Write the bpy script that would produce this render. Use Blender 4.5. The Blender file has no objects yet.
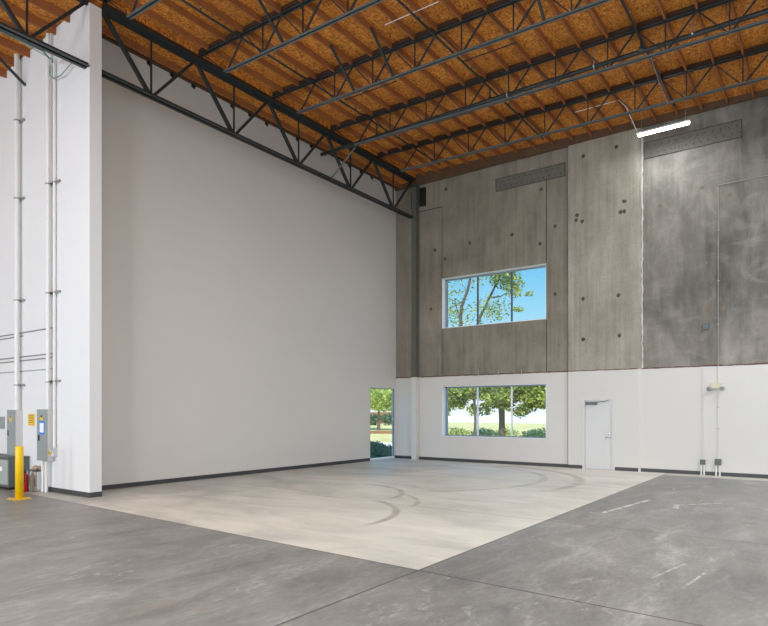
import bpy, bmesh, math, random
from mathutils import Vector, Matrix
random.seed(7)
C = bpy.context.scene.collection
SC = bpy.context.scene
PI = math.pi

# ------------------------------------------------------------------ materials
class NT:
    def __init__(s, name):
        s.m = bpy.data.materials.new(name); s.m.use_nodes = True
        s.t = s.m.node_tree; s.t.nodes.clear()
        s.out = s.t.nodes.new('ShaderNodeOutputMaterial')
        s.b = s.t.nodes.new('ShaderNodeBsdfPrincipled')
        s.t.links.new(s.b.outputs[0], s.out.inputs[0])
        s._obj = None
    def n(s, typ, **kw):
        n = s.t.nodes.new(typ)
        for k, v in kw.items(): setattr(n, k, v)
        return n
    def put(s, inp, v):
        if isinstance(v, bpy.types.NodeSocket): s.t.links.new(v, inp)
        else: inp.default_value = v
    def coord(s):
        if s._obj is None: s._obj = s.n('ShaderNodeTexCoord').outputs['Object']
        return s._obj
    def xyz(s):
        if not hasattr(s, '_x'):
            q = s.n('ShaderNodeSeparateXYZ'); s.put(q.inputs[0], s.coord()); s._x = q.outputs
        return s._x
    def math(s, op, a, b=None, clamp=False):
        q = s.n('ShaderNodeMath', operation=op); q.use_clamp = clamp
        s.put(q.inputs[0], a)
        if b is not None: s.put(q.inputs[1], b)
        return q.outputs[0]
    def scaled(s, sc, off=(0, 0, 0), rot=(0, 0, 0)):
        q = s.n('ShaderNodeMapping'); s.put(q.inputs[0], s.coord())
        q.inputs['Scale'].default_value = sc; q.inputs['Location'].default_value = off
        q.inputs['Rotation'].default_value = rot
        return q.outputs[0]
    def noise(s, scale, vec=None, detail=4, rough=.55, dist=0):
        q = s.n('ShaderNodeTexNoise'); s.put(q.inputs['Vector'], vec if vec is not None else s.coord())
        q.inputs['Scale'].default_value = scale; q.inputs['Detail'].default_value = detail
        q.inputs['Roughness'].default_value = rough; q.inputs['Distortion'].default_value = dist
        return q.outputs[0]
    def smooth(s, v, a, b, c=0., d=1.):
        q = s.n('ShaderNodeMapRange', interpolation_type='SMOOTHSTEP')
        s.put(q.inputs[0], v)
        q.inputs[1].default_value = a; q.inputs[2].default_value = b
        q.inputs[3].default_value = c; q.inputs[4].default_value = d
        return q.outputs[0]
    def mix(s, f, a, b, blend='MIX'):
        q = s.n('ShaderNodeMix', data_type='RGBA', blend_type=blend)
        s.put(q.inputs[0], f); s.put(q.inputs[6], col(a)); s.put(q.inputs[7], col(b))
        return q.outputs[2]
    def ramp(s, f, stops):
        q = s.n('ShaderNodeValToRGB'); s.put(q.inputs[0], f)
        e = q.color_ramp.elements
        e[0].position, e[0].color = stops[0][0], col(stops[0][1])
        e[1].position, e[1].color = stops[-1][0], col(stops[-1][1])
        for p, c in stops[1:-1]:
            x = e.new(p); x.color = col(c)
        return q.outputs[0]
    def bump(s, h, strength=.3, dist=.01):
        q = s.n('ShaderNodeBump'); s.put(q.inputs['Height'], h)
        q.inputs['Strength'].default_value = strength; q.inputs['Distance'].default_value = dist
        s.put(s.b.inputs['Normal'], q.outputs[0])
    def done(s, color=None, rough=.5, metal=0, spec=None):
        if color is not None: s.put(s.b.inputs['Base Color'], col(color))
        s.put(s.b.inputs['Roughness'], rough); s.put(s.b.inputs['Metallic'], metal)
        if spec is not None: s.put(s.b.inputs['Specular IOR Level'], spec)
        return s.m
def col(c):
    if isinstance(c, bpy.types.NodeSocket): return c
    if len(c) == 3: return (c[0], c[1], c[2], 1)
    return c
def L(r, g, b):   # sRGB 0-255 -> linear
    f = lambda v: (v/255/12.92) if v/255 <= .04045 else ((v/255+.055)/1.055)**2.4
    return (f(r), f(g), f(b), 1)
MAT = {}
def simple(name, rgb, rough=.5, metal=0, var=.12, scale=6, spec=None):
    t = NT(name); c = L(*rgb)
    n = t.noise(scale, detail=3)
    d = tuple(v*(1-var) for v in c[:3]); e = tuple(min(1, v*(1+var)) for v in c[:3])
    MAT[name] = t.done(t.mix(n, d, e), rough, metal, spec)
simple('steel', (44, 51, 52), .45, 0, .2, 9)
simple('steel_light', (96, 104, 104), .42, .0, .15, 9)
simple('column_grey', (92, 94, 86), .55, 0, .15, 5)
simple('rod', (38, 44, 46), .5)
simple('nailer', (66, 40, 24), .8)
simple('rafter', (156, 96, 52), .8, 0, .25, 5)
simple('ledger', (92, 68, 48), .8, 0, .35, 3)
simple('galv', (168, 170, 168), .4, .55, .1, 20)
simple('pipe_white', (226, 226, 225), .5, 0, .05, 4)
simple('strut', (158, 156, 152), .45, .5)
simple('panel_grey', (142, 151, 151), .45, 0, .06, 3)
simple('panel_side', (206, 206, 205), .45, 0, .04, 3)
simple('cabinet_dark', (92, 100, 100), .5, 0, .06, 3)
simple('cabinet_front', (158, 168, 164), .5, 0, .06, 3)
simple('yellow', (240, 196, 12), .4, 0, .08, 5)
simple('yellow_sign', (226, 186, 20), .5, 0, .05, 9)
simple('black', (22, 22, 24), .5)
simple('blue', (16, 130, 226), .5, 0, .03)
simple('paper', (236, 238, 242), .7, 0, .03)
simple('red', (176, 26, 30), .35, 0, .1)
simple('chrome', (150, 150, 150), .25, .9)
simple('tan', (178, 150, 128), .85, 0, .25, 12)
simple('tan_dark', (122, 110, 94), .85, 0, .25, 12)
simple('frame_white', (232, 238, 242), .4, 0, .04)
simple('frame_grey', (130, 142, 152), .4, 0, .05)
simple('mullion_dark', (92, 92, 104), .5, 0, .05)
simple('door_white', (208, 208, 208), .45, 0, .02, 2)
simple('baseboard', (62, 63, 66), .5, 0, .08, 4)
simple('joint', (50, 46, 42), .9)
simple('redline', (98, 70, 60), .9, 0, .4, 7)
simple('caulk', (205, 206, 204), .7, 0, .15, 9)
simple('pocket', (82, 72, 58), .9, 0, .45, 24)
simple('embed', (104, 102, 94), .9, 0, .5, 18)
simple('beige', (205, 200, 176), .5)
simple('hood', (150, 152, 152), .5)
simple('teal_wire', (104, 140, 130), .5)
simple('bark', (104, 94, 84), .9, 0, .35, 8)
simple('brick', (150, 108, 84), .9, 0, .25, 8)
simple('pave', (196, 184, 170), .9, 0, .08, 3)
simple('road', (226, 222, 214), .9, 0, .05, 1)
simple('concrete_out', (150, 150, 146), .9)
simple('lens', (225, 228, 230), .3)

def white_paint(name, rgb, ribs=0):
    t = NT(name); n = t.noise(.5, detail=3); n2 = t.noise(40, detail=2)
    c = L(*rgb); d = tuple(v*.94 for v in c[:3])
    t.bump(n2, .05, .003)
    MAT[name] = t.done(t.mix(n, d, c), .55, 0, .4)
white_paint('white_wall', (214, 212, 209))
white_paint('white_bright', (226, 227, 230))

def concrete(name, base, dark, light, seed, streak=.5):
    t = NT(name)
    a = t.noise(.32, t.scaled((1, 1, 1), (seed, 0, seed)), 6, .6, .6)
    b = t.noise(1.3, t.scaled((1.6, 1, .55), (seed*2, 0, 3)), 7, .62, .4)
    v = t.noise(2.2, t.scaled((3.2, 1, .12), (seed, 0, 9)), 4, .6)       # vertical run marks
    f = t.noise(22, None, 4, .7)
    s = t.math('ADD', t.math('MULTIPLY', a, .45), t.math('MULTIPLY', b, .35))
    s = t.math('ADD', s, t.math('MULTIPLY', v, .2*streak*2))
    base_c = t.ramp(s, [(.34, dark), (.5, base), (.66, light)])
    c2 = t.mix(t.math('MULTIPLY', t.smooth(f, .45, .7), .25), base_c, tuple(x*.7 for x in dark[:3]))
    # thin pale lime runs
    sp = t.noise(9, t.scaled((1, 1, .18), (seed, 2, 4)), 5, .7)
    c3 = t.mix(t.smooth(sp, .66, .74, 0, .4), c2, tuple(min(1, x*1.6) for x in light[:3]))
    # cloudy swirls of trowelling
    w = t.noise(.9, t.scaled((1, 1, 1.3), (5, seed, 1)), 5, .5, 2.6)
    c4 = t.mix(t.smooth(w, .5, .68, 0, .16), c3, light)
    t.bump(f, .15, .004)
    MAT[name] = t.done(c4, .72, 0, .3)
concrete('concrete', L(130, 124, 112), L(94, 90, 80), L(152, 146, 133), 3.1, .7)
concrete('concrete_right', L(134, 130, 122), L(84, 82, 77), L(176, 172, 163), 8.3, .3)
concrete('concrete_panel', L(150, 144, 131), L(112, 107, 96), L(174, 169, 157), 5.2, .8)

def osb():
    t = NT('osb')
    vo = t.n('ShaderNodeTexVoronoi'); t.put(vo.inputs['Vector'], t.scaled((16, 40, 16), (0, 0, 0), (0, 0, .3))); vo.inputs['Scale'].default_value = 1.
    vo2 = t.n('ShaderNodeTexVoronoi'); t.put(vo2.inputs['Vector'], t.scaled((36, 14, 16), (0, 0, 0), (0, 0, -.4))); vo2.inputs['Scale'].default_value = 1.
    q = t.n('ShaderNodeSeparateColor'); t.put(q.inputs[0], vo.outputs['Color'])
    q2 = t.n('ShaderNodeSeparateColor'); t.put(q2.inputs[0], vo2.outputs['Color'])
    s = t.math('ADD', t.math('MULTIPLY', q.outputs[0], .5), t.math('MULTIPLY', q2.outputs[1], .5))
    c = t.ramp(s, [(.05, L(112, 62, 18)), (.35, L(190, 116, 38)), (.65, L(216, 138, 50)), (.95, L(238, 172, 84))])
    n = t.noise(.7, None, 3)
    c = t.mix(t.smooth(n, .4, .7, 0, .3), c, L(150, 86, 30))
    # sheet seams every 1.22 m
    x, y, z = t.xyz()[0], t.xyz()[1], t.xyz()[2]
    m = t.math('ABSOLUTE', t.math('SUBTRACT', t.math('FRACT', t.math('DIVIDE', t.math('ADD', x, 50), 1.22)), .5))
    c = t.mix(t.smooth(m, .004, .008, .6, 0), c, L(80, 44, 20))
    MAT['osb'] = t.done(c, .8)
osb()

def floor_mat():
    t = NT('floor'); X, Y = t.xyz()[0], t.xyz()[1]
    streak = t.noise(1.2, t.scaled((1.5, .55, 1)), 8, .7, .9)
    cloud = t.noise(.35, None, 5, .6, .8)
    fine = t.noise(14, t.scaled((1.4, .5, 1)), 6, .7)
    s = t.math('ADD', t.math('MULTIPLY', streak, .5), t.math('ADD', t.math('MULTIPLY', cloud, .25), t.math('MULTIPLY', fine, .25)))
    grey = t.ramp(s, [(.34, L(100, 100, 99)), (.46, L(128, 128, 126)), (.54, L(144, 144, 141)), (.66, L(182, 182, 179))])
    sc = t.noise(5, t.scaled((1, .5, 1), (4, 4, 4)), 8, .8, 1.)
    scm = t.math('MULTIPLY', t.smooth(sc, .54, .64), t.smooth(t.noise(.5, t.scaled((1.6, .5, 1))), .45, .6))
    grey = t.mix(t.math('MULTIPLY', scm, .38), grey, L(206, 206, 202))
    rust = t.math('MULTIPLY', t.smooth(t.noise(2.2, t.scaled((2.5, .4, 1), (9, 1, 0)), 4), .6, .7), .16)
    grey = t.mix(rust, grey, L(168, 140, 100))
    # pale newer slab
    s2 = t.math('ADD', t.math('MULTIPLY', cloud, .5), t.math('MULTIPLY', t.noise(.9, t.scaled((.5, 1.5, 1), (3, 3, 0)), 6, .6, .6), .5))
    pale = t.ramp(s2, [(.35, L(190, 189, 182)), (.5, L(222, 220, 210)), (.62, L(238, 235, 226))])
    pale = t.mix(t.math('MULTIPLY', t.smooth(fine, .55, .75), .18), pale, L(150, 144, 134))
    edgen = t.math('MULTIPLY', t.math('SUBTRACT', t.noise(3), .5), .03)
    Yl = t.math('ADD', Y, t.math('MULTIPLY', X, .036))          # the slab's edge runs slightly askew
    inx = t.smooth(t.math('ADD', X, edgen), 9.6, 9.615, 1, 0)
    iny = t.smooth(t.math('ADD', Yl, edgen), -13.01, -12.995)
    mask = t.math('MULTIPLY', inx, iny)
    # the left end of the pale slab turns greyer
    strip = t.smooth(t.math('ADD', Y, edgen), -.72, -.6)
    mask2 = t.math('MULTIPLY', strip, .7)
    left = t.smooth(t.math('ADD', X, t.math('MULTIPLY', cloud, 5.)), 3.2, 6.5, .45, 1)
    mask = t.math('MAXIMUM', t.math('MULTIPLY', mask, left), mask2)
    c = t.mix(mask, grey, pale)
    # tyre rings scuffed into the slab
    def ring(cx, cy, r, w, a0, a1, amt, c):
        dx = t.math('SUBTRACT', X, cx); dy = t.math('SUBTRACT', Y, cy)
        d = t.math('SQRT', t.math('ADD', t.math('MULTIPLY', dx, dx), t.math('MULTIPLY', dy, dy)))
        k = t.smooth(t.math('ABSOLUTE', t.math('SUBTRACT', d, r)), w*.4, w, 1, 0)
        an = t.math('ARCTAN2', dy, dx)
        k = t.math('MULTIPLY', k, t.math('MULTIPLY', t.smooth(an, a0-.15, a0+.15), t.smooth(an, a1-.15, a1+.15, 1, 0)))
        k = t.math('MULTIPLY', k, t.smooth(t.noise(1.7), .3, .6, .35, 1))
        return t.mix(t.math('MULTIPLY', k, amt), c, L(126, 106, 86))
    c = ring(3.9, -4.7, 3.55, .14, -.9, 1.7, .32, c)
    c = ring(4.4, -4.7, 4.0, .17, -.3, 1.7, .42, c)
    c = ring(4.28, -9.1, 1.82, .09, .1, 1.6, .45, c)
    c = ring(5.28, -11.38, 2.18, .09, -.1, 1.25, .55, c)
    c = ring(5.2, -9.96, 1.86, .07, .25, 1.2, .45, c)
    # saw cuts
    def cut(v, x0, w, c):
        k = t.smooth(t.math('ABSOLUTE', t.math('SUBTRACT', v, x0)), w*.5, w, .75, 0)
        return t.mix(k, c, L(62, 60, 58))
    c = cut(X, 9.607, .018, c); c = cut(Yl, -13.0, .018, c); c = cut(X, 11.9+3.3, .015, c)
    c = cut(t.math('ADD', Y, 0), -9.47, .012, c)
    c = cut(X, 5.2-9.6, .012, c)
    # white paint scuffs
    def seg(x0, y0, x1, y1, w, amt, c):
        dx, dy = x1-x0, y1-y0; Ln = math.hypot(dx, dy); ux, uy = dx/Ln, dy/Ln
        px = t.math('SUBTRACT', X, x0); py = t.math('SUBTRACT', Y, y0)
        al = t.math('ADD', t.math('MULTIPLY', px, ux), t.math('MULTIPLY', py, uy))
        ac = t.math('ABSOLUTE', t.math('SUBTRACT', t.math('MULTIPLY', px, uy), t.math('MULTIPLY', py, ux)))
        k = t.math('MULTIPLY', t.smooth(ac, w*.5, w, 1, 0), t.math('MULTIPLY', t.smooth(al, 0, .1), t.smooth(al, Ln-.1, Ln, 1, 0)))
        k = t.math('MULTIPLY', k, t.smooth(t.noise(6), .35, .6))
        return t.mix(t.math('MULTIPLY', k, amt), c, L(225, 225, 222))
    c = seg(10.1, -8.35, 10.45, -5.9, .05, .8, c); c = seg(10.1, -8.3, 9.85, -8.2, .05, .6, c)
    c = seg(11.1, -7.0, 11.0, -6.3, .06, .6, c); c = seg(11.05, -6.4, 11.7, -5.6, .04, .6, c)
    c = seg(12.15, -12.4, 12.25, -11.5, .02, .5, c); c = seg(11.8, -12.2, 12.0, -11.2, .02, .5, c)
    c = seg(11.6, -1.6, 12.0, -1.3, .09, .7, c)
    rgh = t.math('ADD', .26, t.math('MULTIPLY', s, .34))
    t.bump(s, .06, .01)
    MAT['floor'] = t.done(c, rgh, 0, .5)
floor_mat()

def grass_mat(name, a, b):
    t = NT(name); n = t.noise(.6, None, 6, .7); MAT[name] = t.done(t.mix(t.smooth(n, .35, .65), L(*a), L(*b)), .95, 0, .1)
grass_mat('grass', (150, 160, 70), (196, 196, 116))
def leaf_mat(name, a, b):
    t = NT(name); n = t.noise(1.1, None, 4, .7)
    n2 = t.noise(7, None, 2, .6)
    n = t.math('ADD', t.math('MULTIPLY', n, .5), t.math('MULTIPLY', n2, .5))
    c = t.mix(t.smooth(n, .4, .6), L(*a), L(*b))
    tr = t.n('ShaderNodeBsdfTranslucent'); t.put(tr.inputs[0], c)
    mx = t.n('ShaderNodeMixShader'); mx.inputs[0].default_value = .35
    m = t.done(c, .6, 0, .3)
    t.t.links.new(t.b.outputs[0], mx.inputs[1]); t.t.links.new(tr.outputs[0], mx.inputs[2]); t.t.links.new(mx.outputs[0], t.out.inputs[0])
    MAT[name] = m
leaf_mat('leaf_yellow', (150, 172, 80), (210, 218, 130))
leaf_mat('leaf_green', (96, 128, 62), (204, 208, 110))
leaf_mat('leaf_dark', (70, 104, 80), (116, 148, 104))

def glass():
    t = NT('glass')
    tr = t.n('ShaderNodeBsdfTransparent'); tr.inputs[0].default_value = (.93, .97, .98, 1)
    gl = t.n('ShaderNodeBsdfGlossy'); gl.inputs['Roughness'].default_value = .02
    lw = t.n('ShaderNodeLayerWeight'); lw.inputs[0].default_value = .5
    fr = t.math('ADD', .04, t.math('MULTIPLY', t.math('POWER', lw.outputs['Facing'], 5.), .9))
    mx = t.n('ShaderNodeMixShader')
    t.t.links.new(fr, mx.inputs[0]); t.t.links.new(tr.outputs[0], mx.inputs[1]); t.t.links.new(gl.outputs[0], mx.inputs[2])
    t.t.links.new(mx.outputs[0], t.out.inputs[0]); t.t.nodes.remove(t.b)
    MAT['glass'] = t.m
glass()
def emis(name, c, s):
    t = NT(name); t.b.inputs['Emission Color'].default_value = c; t.b.inputs['Emission Strength'].default_value = s
    MAT[name] = t.done((.8, .8, .8), .4)
emis('tube', (.93, .96, 1, 1), 14)

# ------------------------------------------------------------------ mesh builder
class MB:
    def __init__(s): s.v = []; s.f = []; s.mi = []; s.sm = []
    def add(s, vs, fs, mi=0, smooth=False):
        o = len(s.v); s.v += [tuple(v) for v in vs]
        for f in fs: s.f.append(tuple(i+o for i in f)); s.mi.append(mi); s.sm.append(smooth)
        return s
    def box(s, x0, x1, y0, y1, z0, z1, mi=0):
        v = [(x, y, z) for z in (z0, z1) for y in (y0, y1) for x in (x0, x1)]
        return s.add(v, [(0, 2, 3, 1), (4, 5, 7, 6), (0, 1, 5, 4), (2, 6, 7, 3), (0, 4, 6, 2), (1, 3, 7, 5)], mi)
    def cbox(s, c, d, mi=0):
        return s.box(c[0]-d[0]/2, c[0]+d[0]/2, c[1]-d[1]/2, c[1]+d[1]/2, c[2]-d[2]/2, c[2]+d[2]/2, mi)
    def bar(s, a, b, w, h, mi=0, up=(0, 0, 1), off=(0, 0)):
        a, b = Vector(a), Vector(b); d = (b-a).normalized()
        u = Vector(up); 
        if abs(d.dot(u)) > .98: u = Vector((0, 1, 0))
        sd = d.cross(u).normalized(); u = sd.cross(d).normalized()
        vs = []
        for p in (a, b):
            for (i, j) in ((-1, -1), (1, -1), (1, 1), (-1, 1)):
                vs.append(p + sd*(i*w/2+off[0]) + u*(j*h/2+off[1]))
        return s.add(vs, [(0, 1, 2, 3), (7, 6, 5, 4), (0, 4, 5, 1), (1, 5, 6, 2), (2, 6, 7, 3), (3, 7, 4, 0)], mi)
    def tube(s, pts, r, n=10, mi=0, cap=True):
        pts = [Vector(p) for p in pts]; rs = r if isinstance(r, (list, tuple)) else [r]*len(pts)
        rings = []; vs = []
        prev = None
        for i, p in enumerate(pts):
            d = (pts[min(i+1, len(pts)-1)]-pts[max(i-1, 0)]).normalized()
            if prev is None:
                u = Vector((0, 0, 1)) if abs(d.z) < .9 else Vector((1, 0, 0))
            else: u = prev
            sd = d.cross(u).normalized(); u = sd.cross(d).normalized(); prev = u
            for k in range(n):
                a = 2*PI*k/n; vs.append(p+(sd*math.cos(a)+u*math.sin(a))*rs[i])
        fs = [(i*n+k, i*n+(k+1) % n, (i+1)*n+(k+1) % n, (i+1)*n+k) for i in range(len(pts)-1) for k in range(n)]
        s.add(vs, fs, mi, True)
        if cap:
            s.add(vs[:n], [tuple(range(n-1, -1, -1))], mi); s.add(vs[-n:], [tuple(range(n))], mi)
        return s
    def lathe(s, c, prof, n=20, mi=0):
        vs = [(c[0]+r*math.cos(2*PI*k/n), c[1]+r*math.sin(2*PI*k/n), c[2]+z) for r, z in prof for k in range(n)]
        fs = [(i*n+k, i*n+(k+1) % n, (i+1)*n+(k+1) % n, (i+1)*n+k) for i in range(len(prof)-1) for k in range(n)]
        fs += [tuple(range(n-1, -1, -1)), tuple(range((len(prof)-1)*n, len(prof)*n))]
        return s.add(vs, fs, mi, True)
    def angle(s, a, b, leg, th, side, flip=1, mi=0, gap=.015):
        """one L-section bar of a chord: upright leg next to the gap, flat leg pointing outwards"""
        s.bar(a, b, th, leg, mi, off=(side*(gap+th/2), flip*leg/2))
        s.bar(a, b, leg, th, mi, off=(side*(gap+leg/2), flip*th/2))
        return s
    def build(s, name, mats, parent=None, bevel=0):
        me = bpy.data.meshes.new(name); 
        org = Vector((0, 0, 0))
        me.from_pydata(s.v, [], s.f); me.update()
        for m in (mats if isinstance(mats, (list, tuple)) else [mats]): me.materials.append(MAT[m])
        for p, mi, sm in zip(me.polygons, s.mi, s.sm): p.material_index = mi; p.use_smooth = sm
        o = bpy.data.objects.new(name, me); C.objects.link(o)
        if parent is not None: o.parent = parent
        if bevel:
            b = o.modifiers.new('bevel', 'BEVEL'); b.width = bevel; b.segments = 2; b.limit_method = 'ANGLE'
        return o
def tag(o, label=None, cat=None, group=None, kind=None):
    if label: o['label'] = label
    if cat: o['category'] = cat
    if group: o['group'] = group
    if kind: o['kind'] = kind
    return o
def empty(name, loc=(0, 0, 0)):
    o = bpy.data.objects.new(name, None); C.objects.link(o); o.location = loc; o.empty_display_size = .1
    return o
def struct(o, label=None, cat=None):
    return tag(o, label, cat, None, 'structure')
ORD = ['zeroth', 'first', 'second', 'third', 'fourth', 'fifth', 'sixth', 'seventh', 'eighth', 'ninth', 'tenth', 'eleventh', 'twelfth',
       'thirteenth', 'fourteenth', 'fifteenth', 'sixteenth', 'seventeenth', 'eighteenth', 'nineteenth', 'twentieth', 'twenty-first',
       'twenty-second', 'twenty-third', 'twenty-fourth', 'twenty-fifth']

# ------------------------------------------------------------------ shell
XR, YF = 21.0, -34.0          # unseen right and front walls
ZP = 3.05                      # top of the white paint
def deckR(x): return 10.60-.022*(x-.9)
def deckL(x): return 10.40-.07*(.78-x)

fl = MB(); fl.box(-.12, XR, -12.3, .3, -.3, 0); fl.box(-10, XR, YF, -12.3, -.3, 0)
struct(fl.build('floor', 'floor'), 'polished grey concrete floor with a pale rectangular slab and round tyre marks', 'floor')

# concrete wall at the back, with white paint below 3.05 m
def wall_part(m, x0, x1, y0, y1, z0, z1, up, lo):
    if z0 < ZP: m.box(x0, x1, y0, y1, z0, min(z1, ZP), lo)
    if z1 > ZP: m.box(x0, x1, y0, y1, max(z0, ZP), z1, up)
WX0, WX1 = 2.04, 5.95
w = MB(); T = .36
wall_part(w, -.12, WX0, 0, T, 0, 11.2, 0, 1)
for z0, z1 in ((0, .885), (2.69, 4.79), (6.60, 11.2)): wall_part(w, WX0, WX1, 0, T, z0, z1, 0, 1)
wall_part(w, WX1, 6.69, 0, T, 0, 11.2, 0, 1)
wall_part(w, 8.88, XR, 0, T, 0, 11.2, 2, 1)
struct(w.build('wall_back', ['concrete', 'white_wall', 'concrete_right']), 'raw grey concrete wall painted white along the bottom, holding both windows', 'wall')
w = MB(); PY = -.08
wall_part(w, 6.70, 7.20, PY, T, 0, 10.25, 0, 1); wall_part(w, 8.10, 8.80, PY, T, 0, 10.25, 0, 1)
wall_part(w, 7.20, 8.10, PY, T, 2.15, 10.25, 0, 1); w.box(6.69, 8.88, 0, T, 10.25, 11.2)
for z0_, z1_, mi_ in ((0, ZP, 1), (ZP, 10.25, 0)):     # chamfered right edge
    q_ = [(8.80, PY), (8.88, 0), (8.88, T), (8.80, T)]
    w.add([(a, b, z) for z in (z0_, z1_) for a, b in q_], [(3, 2, 1, 0), (4, 5, 6, 7), (0, 1, 5, 4), (1, 2, 6, 5), (2, 3, 7, 6)], mi_)
struct(w.build('wall_pilaster', ['concrete_panel', 'white_wall']), 'projecting pale concrete wall panel around the white door', 'wall')
# white left wall with the tall window
w = MB(); LY0, LY1 = -1.64, -.1
w.box(-.12, 0, -12.3, LY0, 0, 10.5); w.box(-.12, 0, LY0, LY1, 2.65, 10.5); w.box(-.12, 0, LY0, LY1, 0, .05); w.box(-.12, 0, LY1, 0, 0, 10.5)
struct(w.build('wall_left', 'white_wall'), 'tall plain white wall under the steel girder', 'wall')
# partition with its free end towards the room
w = MB()
xs = [-10, 1.0]
vs = [(-10, -12.5, 0), (.96, -12.5, 0), (.96, -12.24, 0), (-10, -12.22, 0), (-10, -12.5, deckL(-10)), (.96, -12.5, 10.28), (.96, -12.24, 10.28), (-10, -12.22, deckL(-10))]
vs2 = [(.55, -12.5, 10.34), (.55, -12.22, 10.34)]
w.add(vs+vs2, [(0, 1, 5, 8, 4), (1, 2, 6, 5), (2, 3, 7, 9, 6), (3, 0, 4, 7), (0, 3, 2, 1), (4, 8, 9, 7), (8, 5, 6, 9)])
struct(w.build('wall_partition', 'white_bright'), 'white wall end carrying the electrical conduits and panels', 'wall')
w = MB(); w.box(XR, XR+.3, YF, .27, 0, 11.2); struct(w.build('wall_right', 'white_wall'))
w = MB(); w.box(-10, XR, YF-.3, YF, 0, 11.2); struct(w.build('wall_front', 'white_wall'))
w = MB(); w.box(-10.3, -10, YF, -12.22, 0, 11.2); struct(w.build('wall_far_left', 'white_wall'))

# roof boards
w = MB()
def slab(x0, x1, y0, y1, f, top=11.2):
    v = [(x0, y0, f(x0)), (x1, y0, f(x1)), (x1, y1, f(x1)), (x0, y1, f(x0)), (x0, y0, top), (x1, y0, top), (x1, y1, top), (x0, y1, top)]
    w.add(v, [(3, 2, 1, 0), (4, 5, 6, 7), (0, 1, 5, 4), (1, 2, 6, 5), (2, 3, 7, 6), (3, 0, 4, 7)])
slab(.95, XR, YF, .36, deckR); slab(-.25, .95, -12.3, .36, deckL); slab(-10, .95, YF, -12.3, deckL)
struct(w.build('ceiling', 'osb'), 'orange-brown strand board roof deck above the steel joists', 'ceiling')

# baseboards
def base(name, x0, x1, y0, y1, label=None): struct(MB().box(x0, x1, y0, y1, 0, .105).build(name, 'baseboard'), label, 'baseboard' if label else None)
base('baseboard_left', 0, .014, -12.22, LY0-.02)
base('baseboard_left_end', 0, .014, LY1, 0)
base('baseboard_back', .014, 6.69, -.014, 0)
base('baseboard_pilaster', 6.69, 7.16, PY-.014, PY)
base('baseboard_pilaster_right', 8.14, 8.81, PY-.014, PY)
base('baseboard_back_right', 8.86, XR, -.014, 0)
base('baseboard_partition', -1.0, .974, -12.514, -12.5)
base('baseboard_partition_far', -10, -2.6, -12.514, -12.5)
base('baseboard_partition_end', .96, .974, -12.5, -12.24)

# ragged top edge of the paint, panel joints, caulk
def ragged(name, x0, x1, y, z, th, mat, seed):
    r = random.Random(seed); m = MB(); n = int((x1-x0)/.12); vs = []
    for i in range(n+1):
        x = x0+(x1-x0)*i/n; a = z-.006+r.uniform(-.006, .006); b = z+th*(.5+r.random()*.7)
        vs += [(x, y-.003, a), (x, y-.003, b), (x, y, a), (x, y, b)]
    fs = []
    for i in range(n):
        o = i*4; fs += [(o, o+4, o+5, o+1), (o+1, o+5, o+7, o+3), (o+2, o+6, o+4, o)]
    m.add(vs, fs); return struct(m.build(name, mat))
ragged('trim_1', .0, 6.69, 0, ZP, .035, 'redline', 1)
ragged('trim_2', 6.70, 8.80, PY, ZP, .025, 'redline', 2)
ragged('trim_3', 8.9, XR, 0, ZP, .035, 'redline', 3)
def strip(name, x0, x1, z0, z1, y=0, mat='joint', d=.003): struct(MB().box(x0, x1, y-d, y, z0, z1).build(name, mat))
strip('trim_4', 2.03, 2.05, 6.62, 9.2); strip('trim_5', 2.03, 2.05, ZP+.03, 4.76)
strip('trim_6', 1.05, 2.05, 9.2, 9.225)
strip('trim_7', 5.95, 5.975, 6.64, 9.3); strip('trim_8', 5.95, 5.975, ZP+.03, 4.75)
strip('trim_9', 6.66, 6.69, 0, 10.2)
m = MB(); r = random.Random(5); pts = []
for i in range(60):
    z = ZP+.02+i*.12; pts.append((8.905+r.uniform(-.012, .012), -.004, z))
m.tube(pts, [r.uniform(.012, .03) for _ in pts], 6); struct(m.build('trim_10', 'caulk'))
# ledger boards where the roof meets the walls
m = MB(); m.box(.0, XR, -.09, 0, 10.2, 10.62); struct(m.build('trim_12', 'ledger'))
m = MB(); m.box(0, .06, -12.2, -.1, 10.28, 10.45); struct(m.build('trim_13', 'ledger'))

# ------------------------------------------------------------------ windows
def window(name, x0, x1, z0, z1, label, mull):
    root = empty(name, ((x0+x1)/2, .16, z0)); struct(root, label, 'window')
    def bld(m, n, mt): 
        o = m.build(n, mt); o.parent = root; o.matrix_parent_inverse = Matrix.Translation(-Vector(root.location)); return o
    ft = .055
    m = MB(); y0, y1 = .22, .29
    m.box(x0, x0+ft+.03, y0, y1, z0, z1); m.box(x1-ft, x1, y0, y1, z0, z1)
    m.box(x0, x1, y0, y1, z0, z0+ft); m.box(x0, x1, y0, y1, z1-ft, z1)
    bld(m, 'window_frame', 'frame_grey')
    m = MB(); m.box(x0, x0+.012, 0, y0, z0, z1); m.box(x1-.012, x1, 0, y0, z0, z1); m.box(x0, x1, -.012, y0, z0, z0+.02); m.box(x0, x1, 0, y0, z1-.012, z1)
    bld(m, 'window_lining', 'frame_white')
    xs = [x0, x0+(x1-x0)*.335, x0+(x1-x0)*.665, x1]
    for x in xs[1:3]:
        bld(MB().box(x-.022, x+.022, y0, y1, z0+ft, z1-ft), 'mullion', mull)
    for a, b in zip(xs[:-1], xs[1:]):
        bld(MB().box(a+.02, b-.02, .25, .258, z0+.03, z1-.03), 'window_pane', 'glass')
window('window_1', WX0, WX1, .885, 2.69, 'lower three-pane window in the white band of the wall', 'frame_white')
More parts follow.
